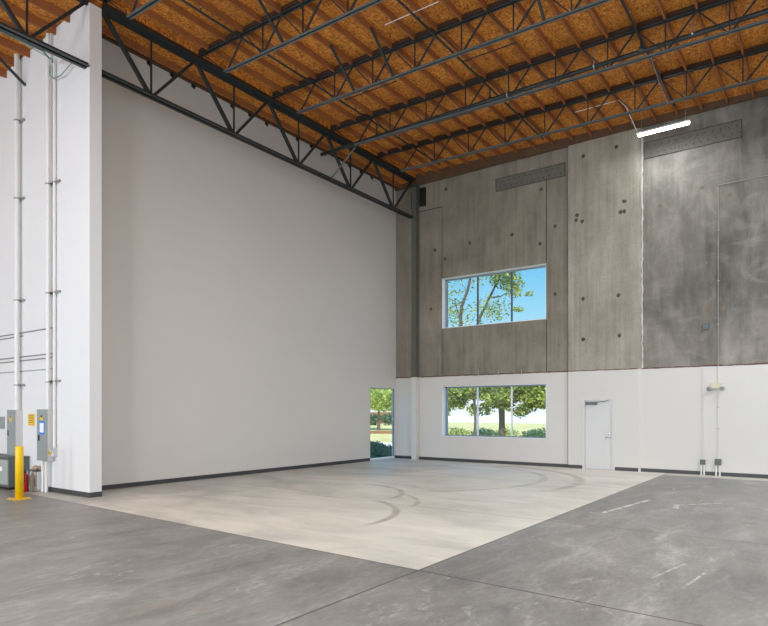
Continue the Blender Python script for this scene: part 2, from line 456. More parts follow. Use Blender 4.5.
window('window_2', WX0, WX1, 4.79, 6.60, 'upper three-pane window set in the bare concrete', 'mullion_dark')
root = empty('window_3', (-.1, -.87, .05)); struct(root, 'tall narrow single-pane window at the end of the white wall', 'window')
def bldc(m, n, mt, root, bevel=0):
    o = m.build(n, mt, None, bevel); o.parent = root; o.matrix_parent_inverse = Matrix.Translation(-Vector(root.location)); return o
m = MB(); m.box(-.06, -.01, LY0, LY0+.03, .05, 2.65); m.box(-.06, -.01, LY1-.03, LY1, .05, 2.65); m.box(-.06, -.01, LY0, LY1, 2.62, 2.65)
bldc(m, 'window_frame', 'frame_grey', root)
bldc(MB().box(-.1, .01, LY0, LY1, .03, .08), 'window_sill', 'frame_white', root)
bldc(MB().box(-.04, -.032, LY0+.02, LY1-.02, .06, 2.64), 'window_pane', 'glass', root)

# ------------------------------------------------------------------ door
root = empty('door_1', (7.65, PY, 0)); struct(root, 'white steel exit door with closer in the projecting panel', 'door')
m = MB(); m.box(7.16, 7.23, PY-.02, PY+.1, 0, 2.13); m.box(8.07, 8.14, PY-.02, PY+.1, 0, 2.13); m.box(7.16, 8.14, PY-.02, PY+.1, 2.13, 2.19)
bldc(m, 'door_frame', 'door_white', root)
bldc(MB().box(7.235, 8.065, PY+.03, PY+.075, .012, 2.125), 'door_leaf', 'door_white', root, .003)
m = MB(); m.box(7.27, 7.60, PY-.05, PY+.03, 1.99, 2.08); m.bar((7.55, PY-.03, 2.06), (7.86, PY-.09, 2.10), .025, .02); m.bar((7.86, PY-.09, 2.10), (7.98, PY-.02, 2.14), .02, .015)
bldc(m, 'door_closer', 'cabinet_dark', root)
m = MB(); m.tube([(7.98, PY+.04, .99), (7.98, PY-.05, .99)], .026, 12); m.tube([(7.98, PY-.045, .99), (7.86, PY-.045, .99)], .011, 8)
h = bldc(m, 'door_handle', 'chrome', root)
m = MB(); m.tube([(7.98, PY+.04, 1.13), (7.98, PY, 1.13)], .026, 12); bldc(m, 'deadbolt', 'chrome', root)
bldc(MB().box(7.235, 8.065, PY-.01, PY+.09, 0, .012), 'threshold', 'galv', root)

# ------------------------------------------------------------------ column in the corner
root = empty('steel_column', (.96, -.13, 0)); tag(root, 'square steel column in the corner holding up the girder end, painted white at its foot', 'column')
bldc(MB().box(.86, 1.06, -.23, -.03, ZP, 10.1), 'column_shaft', 'column_grey', root)
bldc(MB().box(.86, 1.06, -.23, -.03, 0, ZP), 'painted_base', 'white_wall', root)
bldc(MB().box(.83, 1.09, -.26, -.0, 10.1, 10.13), 'cap_plate', 'steel', root)
m = MB(); m.box(.83, .86, -.22, -.05, 9.3, 9.9); bldc(m, 'gusset', 'black', root)
o = MB().box(1.12, 1.36, -.10, 0, 9.38, 10.05).build('wall_bracket', 'black', None, .01); tag(o, 'black steel bracket box on the concrete wall beside the corner column', 'bracket')

# ------------------------------------------------------------------ girders
def girder(y0, y1, label):
    root = empty('steel_girder', (.88, y0, 9.03)); tag(root, label, 'girder')
    zt, zb = 10.30, 8.99; x = .88
    m = MB()
    for s in (-1, 1): m.angle((x, y0, zt+.06), (x, y1, zt+.06), .11, .014, s, -1, gap=.02)
    bldc(m, 'top_chord', 'steel', root)
    m = MB()
    for s in (-1, 1): m.angle((x, y0, zb-.04), (x, y1, zb-.04), .09, .012, s, 1, gap=.02)
    bldc(m, 'bottom_chord', 'steel', root)
    n = int(round((y1-y0)/2.44)); d = (y1-y0)/n
    for i in range(n):
        a, b, c = y0+i*d, y0+(i+.5)*d, y0+(i+1)*d
        bldc(MB().bar((x, a+.04, zt), (x, b-.04, zb), .07, .085), 'diagonal_web', 'steel', root)
        bldc(MB().bar((x, c-.04, zt), (x, b+.04, zb), .055, .06), 'diagonal_web', 'rod', root)
        bldc(MB().bar((x, b, zt), (x, b, zb), .035, .035), 'vertical_web', 'rod', root)
    return root
girder(-12.22, -.24, 'long dark steel truss girder running along the top of the white left wall')
girder(-24.4, -12.5, 'dark steel truss girder left of the partition end, crossing the top left corner')
tag(MB().box(.92, .97, -12.22, -.1, 10.385, 10.46).build('timber_beam', 'nailer'), 'dark brown timber laid along the top of the long girder', 'beam')
tag(MB().box(.92, .97, YF, -12.5, 10.385, 10.46).build('timber_beam', 'nailer'), 'dark brown timber above the girder in the top left corner', 'beam')

# ------------------------------------------------------------------ joists
def zt(x): return deckR(x)-.16          # underside of top chord
def zb(x): return 9.76-.021*(x-2)
XE = 18.0
JY = {1: -12.2, 2: -9.76, 3: -7.32, 4: -4.88, 5: -2.44}
JL = {5: 'dark steel open-web joist nearest the concrete wall', 4: 'second dark steel joist from the concrete wall, with the thick sprinkler pipe beside it',
      3: 'third dark steel open-web joist from the concrete wall', 2: 'fourth dark steel joist from the concrete wall, crossing the top of the picture',
      1: 'steel joist nearest the partition end, seen only as a short stub'}
def joist(k):
    y = JY[k]; root = empty('steel_joist', (.9, y, 9.7)); tag(root, JL[k], 'joist', 'open-web joists under the roof deck')
    m = MB()
    for s in (-1, 1): m.angle((.92, y, zt(.92)+.01), (XE, y, zt(XE)), .055, .009, s, 1, gap=.012)
    bldc(m, 'top_chord', 'steel', root)
    m = MB()
    for s in (-1, 1): m.angle((1.9, y, zb(1.9)-.01), (XE, y, zb(XE)-.01), .05, .009, s, 1, gap=.012)
    bldc(m, 'bottom_chord', 'steel_light', root)  # paler than the other steel: light bounced off the floor, painted into the colour
    bldc(MB().bar((.98, y, zt(.98)+.10), (XE, y, zt(XE)+.10), .09, .085), 'timber_nailer', 'nailer', root)
    n = 0; x = 1.97
    while x < XE-1:
        first = n == 0
        xx = x
        if not first: bldc(MB().bar((xx, y, zt(xx)+.02), (xx, y, zb(xx)+.02), .026, .026), 'vertical_web', 'rod', root)
        bldc(MB().bar((xx+.61, y, zt(xx+.61)+.02), (xx+.04, y, zb(xx)+.02), .034, .034), 'diagonal_web', 'rod', root)
        xl = 1.08 if first else xx-.61
        bldc(MB().bar((xl, y, zt(xl)+.02), (xx-.04, y, zb(xx)+.02), .022, .022), 'diagonal_web', 'rod', root)
        x += 1.22; n += 1
for k in (5, 4, 3, 2, 1): joist(k)

# ------------------------------------------------------------------ rafters between the joists
BAY = [(-2.40, -.09, 'in the bay against the concrete wall'), (-4.84, -2.48, 'between first and second joists from the back'),
       (-7.28, -4.92, 'between second and third joists from the back'), (-9.72, -7.36, 'between third and fourth joists from the back'),
       (-12.16, -9.80, 'between fourth joist and the partition')]
def rafter_proto(length, depth):
    m = MB(); m.box(-.02, .02, 0, length, -depth, 0)
    return m
pr_ = {}
def rafter(x, y0, y1, z, depth, label, group):
    key = (round(y1-y0, 3), depth)
    if key not in pr_:
        o = rafter_proto(y1-y0, depth).build('wooden_rafter', 'rafter'); pr_[key] = o
    else:
        o = pr_[key].copy(); C.objects.link(o)
    o.location = (x, y0, z); tag(o, label, 'rafter', group)
for bi, (y0, y1, where) in enumerate(BAY):
    xm = {0: 14.2, 1: 14.2, 2: 13.0, 3: 9.5, 4: 6.5}[bi]
    k = 1
    while .75+.61*k < xm:
        x = .75+.61*k+random.uniform(-.02, .02)
        rafter(x, y0, y1, deckR(x)-.004, .14, ORD[k]+' wooden rafter from left girder, '+where, 'rafters '+where)
        k += 1
    rafter(.32, y0, y1, deckL(.32)-.004, .14, 'rafter between girder and white wall, '+where, 'rafters beside the left girder')
for k in range(0, 9):
    x = .14-.61*k
    rafter(x, -17.1, -12.5, deckL(x)-.004, .19, ORD[k+1]+' dark rafter left of the girder, above the conduit wall', 'rafters above the conduit wall')
# steel hangers at the top of the white wall
hp = None
for i in range(18):
    y = -11.8+i*.64
    if hp is None:
        m = MB(); m.box(0, .05, -.05, .05, -.06, .03); m.bar((.02, 0, -.05), (.06, 0, -.11), .03, .03); hp = m.build('wall_hanger', 'black'); o = hp
    else: o = hp.copy(); C.objects.link(o)
    o.location = (0.001, y, 10.27)
    tag(o, 'small black steel hanger at the top of the white wall, '+ORD[i+1]+' from the partition end', 'hanger', 'hangers along the white wall top')

# bridging: kickers from joist bottom chords up to the deck
def kicker(x, j, label):
    y = JY[j]
    o = MB().bar((x, y-.03, zb(x)+.02), (x, y-.92, deckR(x)-.08), .05, .045).build('joist_brace', 'steel'); tag(o, label, 'brace', 'braces between joists and deck')
kicker(3.85, 3, 'short dark diagonal brace on third joist back, nearer the left girder')
kicker(5.04, 3, 'short dark diagonal brace on third joist back, second from the girder')
kicker(8.75, 3, 'short dark diagonal brace on third joist back, far right at picture top')
kicker(3.85, 2, 'short dark diagonal brace at picture top on the fourth joist back')
def rodbr(p, q, label, mat='rod', th=.022):
    o = MB().bar(p, q, th, th).build('bridging_bar', mat); tag(o, label, 'brace', 'thin bridging bars under the deck')
rodbr((2.6, -6.2, 10.36), (4.35, -6.2, 10.33), 'thin dark bar under the deck between second and third joists, nearer the girder')
rodbr((6.2, -6.05, 10.28), (7.6, -6.05, 10.25), 'thin dark bar under the deck between second and third joists, middle of picture')
rodbr((7.35, -4.0, 10.28), (8.6, -4.0, 10.25), 'thin dark bar under the deck beside the second joist, right of the sprinkler line')
rodbr((4.0, -3.7, 10.3), (5.2, -3.7, 10.28), 'thin dark bar under the deck near the corner, left of the sprinkler line')

# ------------------------------------------------------------------ sprinkler pipes
def pipe(name, pts, r, mat, label, cat, group=None, n=10):
    o = MB().tube(pts, r, n).build(name, mat); tag(o, label, cat, group); return o
mp = empty('sprinkler_main', (-.6, -4.6, 9.9)); tag(mp, 'thick dark sprinkler main running beside the second joist', 'pipe')
bldc(MB().tube([(.3, -4.6, 9.97), (XE, -4.6, 9.86)], .055, 14), 'main_pipe', 'rod', mp)
for x in (2.5, 6.2, 9.95, 13.7):
    bldc(MB().tube([(x-.04, -4.6, 9.95), (x+.04, -4.6, 9.95)], .075, 14), 'pipe_coupling', 'steel', mp)
for x in (6.7, 8.9, 11.0):
    m = MB(); m.bar((x, -4.6, 9.9), (x, -4.6, deckR(x)-.02), .016, .016); m.tube([(x-.015, -4.6, 9.93), (x+.015, -4.6, 9.93)], .07, 12); bldc(m, 'pipe_hanger', 'galv', mp)
for x, lab in ((2.5, 'nearest the left girder'), (6.2, 'crossing the middle of the ceiling'), (9.95, 'on the right, above the hanging lamp'), (13.7, 'beyond the right edge')):
    if x > 13: continue
    r = empty('sprinkler_line', (x, -6, 10.38)); tag(r, 'dark sprinkler branch pipe '+lab, 'pipe', 'sprinkler branch pipes')
    z = zt(x)-.07
    bldc(MB().tube([(x, -12.1, z), (x, -.9, z)], .026, 8), 'branch_pipe', 'steel', r)
    bldc(MB().tube([(x, -4.6, z), (x, -4.6, 9.96)], .026, 8), 'riser', 'steel', r)
    for y in (-10.9, -8.0, -5.6, -3.4, -1.2):
        m = MB(); m.tube([(x, y, z), (x, y, z+.08)], .012, 6); m.lathe((x, y, z+.08), [(.015, 0), (.03, .012), (.03, .018), (.01, .03)], 10)
        bldc(m, 'sprinkler_head', 'chrome', r)
# pale conduit runs on the deck
pipe('ceiling_conduit', [(5.4, -8.2, 10.36), (6.8, -8.2, 10.33)], .009, 'pipe_white', 'thin pale conduit under the deck near the picture top', 'conduit')
pipe('ceiling_conduit', [(7.5, -1.8, 10.36), (8.72, -1.8, 10.34), (8.80, -1.4, 10.3), (9.0, -1.05, 9.70)], .011, 'pipe_white', 'thin pale conduit under the deck leading towards the hanging lamp', 'conduit')
pipe('strut_rod', [(1.85, -4.80, 9.74), (.93, -4.80, 9.05)], .024, 'steel_light', 'light grey rod from the joist end down to the left girder', 'rod')

# ------------------------------------------------------------------ hanging lamp
LX0, LX1, LYY, LZ = 9.0, 10.36, -1.0, 9.6
lp = empty('hanging_lamp', (9.68, LYY, LZ)); tag(lp, 'lit linear fluorescent lamp hanging under the deck by the concrete wall', 'lamp')
m = MB()
prof = [(-.09, -.005), (-.05, .055), (.05, .055), (.09, -.005)]
vs = [(x, LYY+a, LZ+b) for x in (LX0, LX1) for a, b in prof]
m.add(vs, [(0, 1, 2, 3), (7, 6, 5, 4), (0, 4, 5, 1), (1, 5, 6, 2), (2, 6, 7, 3), (3, 7, 4, 0)])
bldc(m, 'lamp_housing', 'frame_white', lp)
for dy in (-.04, .04):
    bldc(MB().tube([(LX0+.03, LYY+dy, LZ-.03), (LX1-.03, LYY+dy, LZ-.03)], .02, 10), 'lamp_tube', 'tube', lp)
for x in (LX0+.12, LX1-.12):
    bldc(MB().tube([(x, LYY, LZ+.05), (x, LYY, deckR(x)-.01)], .006, 6), 'suspension_wire', 'galv', lp)
pipe('lamp_cord', [(10.13, -4.6, 9.8), (10.11, -3.5, 9.60), (10.09, -2.46, 9.56)], .008, 'galv', 'thin grey cord slung from the sprinkler main to the nearest joist', 'cord')

# ------------------------------------------------------------------ embedded plates and tie pockets on the concrete
def embed(x0, x1, z0, z1, label, seed):
    r = empty('embedded_ledger', ((x0+x1)/2, 0, z0)); tag(r, label, 'plate')
    m = MB(); m.box(x0, x1, -.012, 0, z0, z1); bldc(m, 'plate', 'embed', r)
    m = MB(); t = .012
    for a in ((x0, x1, z1-t, z1), (x0, x1, z0, z0+t), (x0, x0+t, z0, z1), (x1-t, x1, z0, z1)): m.box(a[0], a[1], -.03, -.012, a[2], a[3])
    bldc(m, 'rim', 'pocket', r)
    rr = random.Random(seed); n = int((x1-x0)/.19)
    for i in range(n):
        for j in (0, 1):
            x = x0+.1+i*.19+(.08 if j else 0); z = z0+(z1-z0)*(.28 if j else .72)
            bldc(MB().tube([(x, -.02, z), (x, -.012, z)], .022, 8), 'bolt', 'pocket', r)
embed(4.17, 6.58, 9.30, 9.73, 'pitted dark grey plate cast high in concrete wall above the upper window', 1)
embed(8.96, 11.47, 9.25, 9.74, 'pitted dark grey plate cast high in concrete wall behind the hanging lamp', 2)
spots = [(2.2, 9.82), (2.16, 7.3), (1.74, 7.69), (1.57, 5.55), (3.17, 7.71), (4.76, 7.73), (5.74, 7.27), (5.78, 9.05), (6.25, 7.76), (6.25, 5.57),
         (7.18, 9.76), (8.18, 9.79), (6.99, 7.95), (7.15, 7.73), (6.96, 7.8), (8.41, 8.1), (8.41, 7.8), (8.3, 7.8), (7.18, 5.31), (8.24, 5.29), (7.18, 4.03), (8.27, 4.07),
         (9.4, 7.79), (10.49, 8.08), (11.18, 7.74), (10.62, 4.66), (11.02, 4.65)]
def spotlabel(x, z, i):
    reg = 'left of the upper window' if x < 2.04 else 'above the upper window' if x < 5.9 and z > 6.6 else 'between window and projecting panel' if x < 6.69 else 'on the projecting panel' if x < 8.88 else 'on the far right concrete'
    h = 'just under the roof' if z > 9 else 'high up' if z > 7.85 else 'at upper middle height' if z > 6.6 else 'at window height' if z > 4.7 else 'low down'
    return 'small dark patched tie hole %s, %s' % (reg, h)
for i, (x, z) in enumerate(spots):
    y = PY if 6.69 < x < 8.88 else 0
    m = MB(); rr = random.Random(i); n = 9; ring = [(x+math.cos(a*2*PI/n)*rr.uniform(.045, .075), z+math.sin(a*2*PI/n)*rr.uniform(.045, .08)) for a in range(n)]
    vs = [(p, y-.004, q) for p, q in ring]+[(p, y, q) for p, q in ring]
    m.add(vs, [tuple(range(n))]+[(k, (k+1) % n, (k+1) % n+n, k+n) for k in range(n)])
    o = m.build('tie_hole_patch', 'tan_dark' if x > 9 else 'pocket'); lab = spotlabel(x, z, i)
    near = [s for j, s in enumerate(spots) if j != i and spotlabel(*s, 0) == lab]
    if near:
        xs_ = sorted([x]+[s[0]+1e-6*s[1] for s in near]); pos = xs_.index(x)
        zs_ = sorted([z]+[s[1] for s in near]); 
        lab += ', '+('leftmost' if x <= min(s[0] for s in near) else 'rightmost' if x >= max(s[0] for s in near) and z >= max([s[1] for s in near if s[0] >= x-1e-6]+[-9]) else 'middle one')
    tag(o, lab, 'patch', 'tie hole patches on the concrete wall')
# short pipe stubs over the lower window
for x, h, lab in ((3.54, .22, 'left'), (4.29, .15, 'middle'), (5.12, .24, 'right')):
    pipe('pipe_stub', [(x, -.05, ZP-.04), (x, -.05, ZP+h), (x, .0, ZP+h+.02)], .017, 'galv', lab+' short grey pipe stub just above the lower window', 'pipe', 'pipe stubs above the lower window', 8)

# ------------------------------------------------------------------ electrical things on the right of the back wall
def wall_conduit(x, z0, z1, label, boxz=None):
    r = empty('wall_conduit', (x, 0, z0)); tag(r, label, 'conduit')
    bldc(MB().tube([(x, -.03, z0), (x, -.03, min(z1, ZP))], .010, 8), 'conduit_tube', 'pipe_white', r)
    if z1 > ZP: bldc(MB().tube([(x, -.03, ZP), (x, -.03, z1)], .010, 8), 'conduit_tube', 'galv', r)
    return r
r = wall_conduit(10.52, .42, 3.05, 'thin white conduit on the white band, ending in the left floor box')
pipe('wall_conduit', [(10.9, -.03, 8.06), (14.5, -.03, 8.10)], .010, 'galv', 'thin level conduit running right across the dark concrete wall', 'conduit', None, 8)
r = wall_conduit(10.9, .42, 8.02, 'thin grey conduit running down the concrete wall to the right floor box')
z = 1.3
for z in (1.3, 1.9, 4.2, 5.4, 6.8):
    bldc(MB().box(10.87, 10.93, -.045, 0, z, z+.02), 'strap', 'galv', r)
r.children
for x, s in ((10.52, .8), (10.9, 1.)):
    bx = empty('floor_outlet_box', (x, -.05, .05)); tag(bx, ('left' if s < 1 else 'right')+' grey outlet box on white pipes above the baseboard', 'outlet box', 'outlet boxes by the baseboard')
    w_ = .075*s
    bldc(MB().box(x-w_, x+w_, -.11, 0, .3, .3+.17*s), 'box', 'cabinet_dark', bx, .006)
    for d in (-.045, .045): bldc(MB().tube([(x+d*s, -.06, 0), (x+d*s, -.06, .3)], .024, 10), 'pipe_leg', 'pipe_white', bx)
em = empty('emergency_light', (10.85, 0, 2.45)); tag(em, 'beige twin-head emergency light on the white wall above the outlet boxes', 'lamp')
bldc(MB().box(10.72, 10.98, -.12, 0, 2.42, 2.57), 'body', 'beige', em, .01)
for s in (-1, 1):
    m = MB(); c = Vector((10.85+s*.13, -.12, 2.44)); d = Vector((s*.35, -.6, -.3)).normalized(); m.tube([c, c+d*.03, c+d*.08, c+d*.09], [.02, .05, .062, .05], 12)
    hd = bldc(m, 'lamp_head', 'hood', em)
jb = MB(); jb.cbox((10.6, -.04, 4.17), (.15, .08, .16)); tag(jb.build('junction_box', 'cabinet_dark', None, .008), 'small grey junction box alone on the bare concrete', 'box')

# ------------------------------------------------------------------ conduits and panels on the partition
def vcond(x, rad, z0, z1, zs, label, top=None, gap=.045):
    y = -12.5-gap-rad
    r = empty('vertical_conduit', (x, y, z0)); tag(r, label, 'conduit', 'big conduits on the partition')
    pts = [(x, y, z0), (x, y, z1)]
    if top: pts += top
    bldc(MB().tube(pts, rad, 16), 'conduit_tube', 'pipe_white', r)
    for z in zs:
        bldc(MB().box(x-.2, x+.2, -12.545, -12.5, z-.025, z+.025), 'strut_channel', 'strut', r)
        bldc(MB().tube([(x, y, z-.015), (x, y, z+.015)], rad+.012, 16), 'clamp', 'strut', r)
    for z in (3.3, 6.1): bldc(MB().tube([(x, y, z-.05), (x, y, z+.05)], rad+.008, 16), 'coupling', 'pipe_white', r)
vcond(-2.12, .055, 1.8, 10.2, (2.41, 4.41, 6.81, 8.65), 'thick white conduit rising from the left electrical panel')
vcond(-.62, .045, 1.82, 10.15, (2.44, 4.41, 6.83), 'thick white conduit rising from the blue-labelled panel')
vcond(-.43, .03, .985, 9.4, (2.46, 4.42, 6.84), 'white conduit just right of the one above the blue-labelled panel', [(-.43, -12.57, 9.5), (-.43, -12.65, 9.6), (-.48, -13.0, 9.66)], .015)
for z, x1, rad, lab in ((3.65, -.45, .014, 'topmost thin grey conduit crossing behind the thick ones'), (3.57, -2.0, .014, 'short thin grey conduit just below the topmost level one'),
                   (3.08, -.6, .014, 'upper of the middle pair of level grey conduits'), (2.99, -.6, .014, 'lower of the middle pair of level grey conduits'),
                   (2.74, -.5, .009, 'lowest thin level conduit above the panels')):
    pipe('level_conduit', [(-9, -12.515, z), (x1, -12.515, z)], rad, 'strut', lab, 'conduit', 'level conduits on the partition', 8)
def panel(x0, x1, z0, z1, dep, label):
    y0 = -12.5-dep
    r = empty('electrical_panel', ((x0+x1)/2, -12.5, z0)); tag(r, label, 'electrical panel')
    bldc(MB().box(x0, x1, y0, -12.5, z0, z1), 'cabinet', 'panel_side', r, .004)
    d = bldc(MB().box(x0-.004, x1+.002, y0-.018, y0, z0-.004, z1+.006), 'door', 'panel_grey', r, .004)
    return r, y0-.018
r, y = panel(-2.45, -2.05, .7, 1.82, .16, 'grey electrical panel behind the yellow bollard')
bldc(MB().box(-2.30, -2.20, y-.003, y, 1.55, 1.66), 'warning_sticker', 'yellow_sign', r)
bldc(MB().box(-2.28, -2.22, y-.004, y-.001, 1.64, 1.67), 'sticker_head', 'black', r)
bldc(MB().box(-2.40, -2.36, y-.02, y, 1.22, 1.34), 'latch', 'cabinet_dark', r)
r, y = panel(-.95, -.5, .7, 1.83, .16, 'grey electrical panel with blue-bordered notice and yellow warning sticker')
bldc(MB().box(-.85, -.60, y-.003, y, 1.28, 1.58), 'notice_border', 'blue', r)
bldc(MB().box(-.815, -.635, y-.005, y-.002, 1.325, 1.535), 'notice_paper', 'paper', r)
bldc(MB().box(-.80, -.67, y-.003, y, 1.59, 1.68), 'warning_sticker', 'yellow_sign', r)
bldc(MB().box(-.78, -.69, y-.005, y-.002, 1.66, 1.70), 'sticker_head', 'black', r)
bldc(MB().box(-.86, -.83, y-.02, y, 1.14, 1.27), 'latch', 'black', r)
m = MB(); m.box(-.497, -.39, -12.60, -12.5, .80, .98); m.tube([(-.46, -12.6, .86), (-.45, -12.66, 1.02)], .012, 8)
bldc(m, 'disconnect_lever', 'panel_side', r); bldc(MB().box(-.4975, -.494, -12.655, -12.60, .84, .90), 'side_sticker', 'yellow_sign', r)
for x, lab in ((-.84, 'left'), (-.68, 'right')):
    pipe('panel_riser', [(x, -12.6, 0), (x, -12.6, .7)], .036, 'pipe_white', lab+' white pipe from floor up into the blue-labelled panel', 'conduit', 'pipes under the blue-labelled panel', 14)
r = empty('warning_sign', (-1.6, -12.5, 1.47)); tag(r, 'square yellow warning sign between the two electrical panels', 'sign')
bldc(MB().box(-1.76, -1.44, -12.508, -12.5, 1.46, 1.73), 'sign_plate', 'yellow_sign', r)
m = MB()
for z in (1.70, 1.66, 1.62, 1.58, 1.54): m.box(-1.72, -1.48-(.04 if z < 1.6 else 0), -12.510, -12.508, z-.008, z+.004)
bldc(m, 'printed_lines', 'tan_dark', r)
bldc(MB().box(-1.18, -1.10, -12.56, -12.5, 1.50, 1.72), 'x', 'cabinet_dark', r).name = 'small_switch_box'
m = MB(); m.box(-3.75, -3.0, -12.52, -12.5, 1.36, 1.66); tag(m.build('grey_meter_plate', 'panel_grey', None, .006), 'grey plate on the white wall at the left picture edge', 'plate')

# transformer cabinet
r = empty('transformer_cabinet', (-1.9, -12.9, 0)); tag(r, 'large grey floor-standing electrical cabinet behind the yellow bollard', 'cabinet')
TX1, TX0, TY0, TY1, TZ = -1.69, -3.20, -12.95, -12.52, .75
bldc(MB().box(TX0, TX1, TY0, TY1, .06, TZ-.04), 'body', 'cabinet_dark', r, .006)
bldc(MB().box(TX0-.02, TX1+.02, TY0-.02, TY1+.0, TZ-.04, TZ), 'lid', 'cabinet_dark', r, .006)
bldc(MB().box(TX0+.02, TX1-.03, TY0-.02, TY0, .12, TZ-.07), 'front_door', 'cabinet_front', r, .004)
bldc(MB().box(TX1-.42, TX1-.30, TY0-.028, TY0-.02, .42, .52), 'rating_label', 'paper', r)
bldc(MB().box(TX0+.04, TX1-.04, TY0+.03, TY1, 0, .06), 'plinth', 'black', r)

# bollard
r = empty('safety_bollard', (-.05, -13.43, 0)); tag(r, 'yellow steel safety bollard bolted to the floor before the cabinet', 'bollard')
bx, by = -.05, -13.43
bldc(MB().lathe((bx, by, 0), [(.076, .012), (.076, 1.055), (.07, 1.07), (.045, 1.08), (.001, 1.085)], 28), 'post', 'yellow', r)
bldc(MB().box(bx-.17, bx+.17, by-.17, by+.17, 0, .013), 'base_plate', 'yellow', r, .002)
for sx in (-1, 1):
    for sy in (-1, 1): bldc(MB().tube([(bx+sx*.13, by+sy*.13, .013), (bx+sx*.13, by+sy*.13, .035)], .016, 6), 'anchor_bolt', 'galv', r)

# fire extinguisher
ex, ey = -1.10, -12.87
r = empty('fire_extinguisher', (ex, ey, 0)); tag(r, 'red fire extinguisher standing on the floor behind the bollard', 'fire extinguisher')
bldc(MB().lathe((ex, ey, 0), [(.06, 0), (.075, .01), (.075, .33), (.065, .37), (.035, .41), (.025, .43)], 20), 'cylinder', 'red', r)
m = MB(); m.tube([(ex, ey, .43), (ex, ey, .47)], .022, 10); m.bar((ex-.02, ey, .48), (ex+.11, ey-.02, .50), .02, .012); m.bar((ex-.02, ey, .46), (ex+.10, ey-.02, .45), .02, .012)
bldc(m, 'valve_and_lever', 'black', r)
bldc(MB().tube([(ex, ey-.02, .45), (ex+.07, ey-.05, .44), (ex+.095, ey-.05, .36), (ex+.085, ey-.05, .22)], .01, 8), 'hose', 'black', r)
bldc(MB().box(ex-.03, ex+.03, ey-.079, ey-.07, .16, .28), 'label_plate', 'paper', r)

# small grey side table with crumpled tan paper
r = empty('side_table', (-1.18, -12.62, 0)); tag(r, 'small grey side table against the wall beside the fire extinguisher', 'table')
bldc(MB().box(-1.42, -.95, -12.72, -12.53, .44, .465), 'table_top', 'cabinet_dark', r)
for x in (-1.41, -.98):
    for y in (-12.69, -12.56): bldc(MB().box(x, x+.02, y, y+.02, 0, .44), 'leg', 'panel_side', r)
def lump(c, s, seed, mat, name, label, cat):
    bm = bmesh.new(); bmesh.ops.create_icosphere(bm, subdivisions=3, radius=1)
    rr = random.Random(seed); ph = [rr.uniform(0, 6) for _ in range(6)]
    for v in bm.verts:
        k = 1+.18*math.sin(v.co.x*4+ph[0])*math.cos(v.co.z*5+ph[1])+.12*math.sin(v.co.y*7+ph[2]+v.co.z*6)
        v.co = Vector((v.co.x*s[0]*k, v.co.y*s[1]*k, max(-s[2]*.92, v.co.z*s[2]*k)))
        v.co += Vector(c)
    me = bpy.data.meshes.new(name); bm.to_mesh(me); bm.free(); me.materials.append(MAT[mat])
    o = bpy.data.objects.new(name, me); C.objects.link(o); tag(o, label, cat)
lump((-1.12, -12.62, .515), (.12, .06, .055), 3, 'tan', 'crumpled_cloth', 'crumpled pinkish tan cloth lying on the small side table', 'cloth')
lump((-.94, -12.78, .205), (.08, .05, .225), 4, 'tan_dark', 'work_bag', 'worn tan bag standing in front of the small side table', 'bag')

# wires by the girder, wall brace
pipe('hanging_wire', [(-.6, -12.56, 9.5), (-.52, -12.6, 9.2), (-.3, -12.62, 9.05), (.0, -12.62, 9.02), (.3, -12.6, 9.12), (.5, -12.55, 9.28)], .011, 'teal_wire', 'loop of greenish wire hanging on the partition below the girder', 'wire', None, 6)
pipe('girder_conduit', [(.66, -16.5, 9.0), (.66, -13.3, 9.0), (.5, -13.1, 9.0), (-.1, -12.75, 9.35), (-.3, -12.65, 9.4)], .02, 'teal_wire', 'greenish conduit following the girder in the top left corner', 'conduit', None, 8)
pipe('roof_conduit', [(-.6, -15.2, 9.95), (-.6, -12.56, 9.62), (-.6, -12.56, 9.3)], .013, 'galv', 'thin pale conduit sloping to the wall under the top left rafters', 'conduit', None, 8)
o = MB().bar((-1.9, -12.5, 9.45), (-1.9, -13.55, 10.15), .05, .05).build('wall_brace', 'steel'); tag(o, 'black diagonal brace from the conduit wall up to the rafters', 'brace')

# ------------------------------------------------------------------ outdoors
def ground_plane():
    m = MB(); m.box(-.3-250, 250, .27, 400, -.5, -.3); m.box(-250, -.12, -12.2, .27, -.5, -.3)
    t = NT('ground'); X, Y = t.xyz()[0], t.xyz()[1]
    n = t.math('MULTIPLY', t.math('SUBTRACT', t.noise(.3), .5), 4)
    d = t.math('SQRT', t.math('ADD', t.math('MULTIPLY', t.math('SUBTRACT', X, 13.3), t.math('SUBTRACT', X, 13.3)), t.math('MULTIPLY', t.math('ADD', Y, 19.15), t.math('ADD', Y, 19.15))))
    g = t.mix(t.smooth(t.noise(.8, None, 6, .7), .35, .65), L(190, 180, 104), L(232, 216, 160))
    pv = L(240, 236, 228)
    a = t.smooth(t.math('ADD', Y, n), 78, 84)          # pale road beyond the lawn
    b = t.math('MULTIPLY', t.smooth(Y, 7.6, 7.8), t.smooth(Y, 13.6, 13.8, 1, 0))   # path beside the building
    b = t.math('MULTIPLY', b, t.smooth(X, -2.5, -2.3, 1, 0))
    c = t.mix(t.math('MAXIMUM', a, b), g, pv)
    MAT['ground'] = t.done(c, .95, 0, .1)
    struct(m.build('ground', 'ground'), 'sunny lawn and pale paving outside the windows', 'ground')
ground_plane()

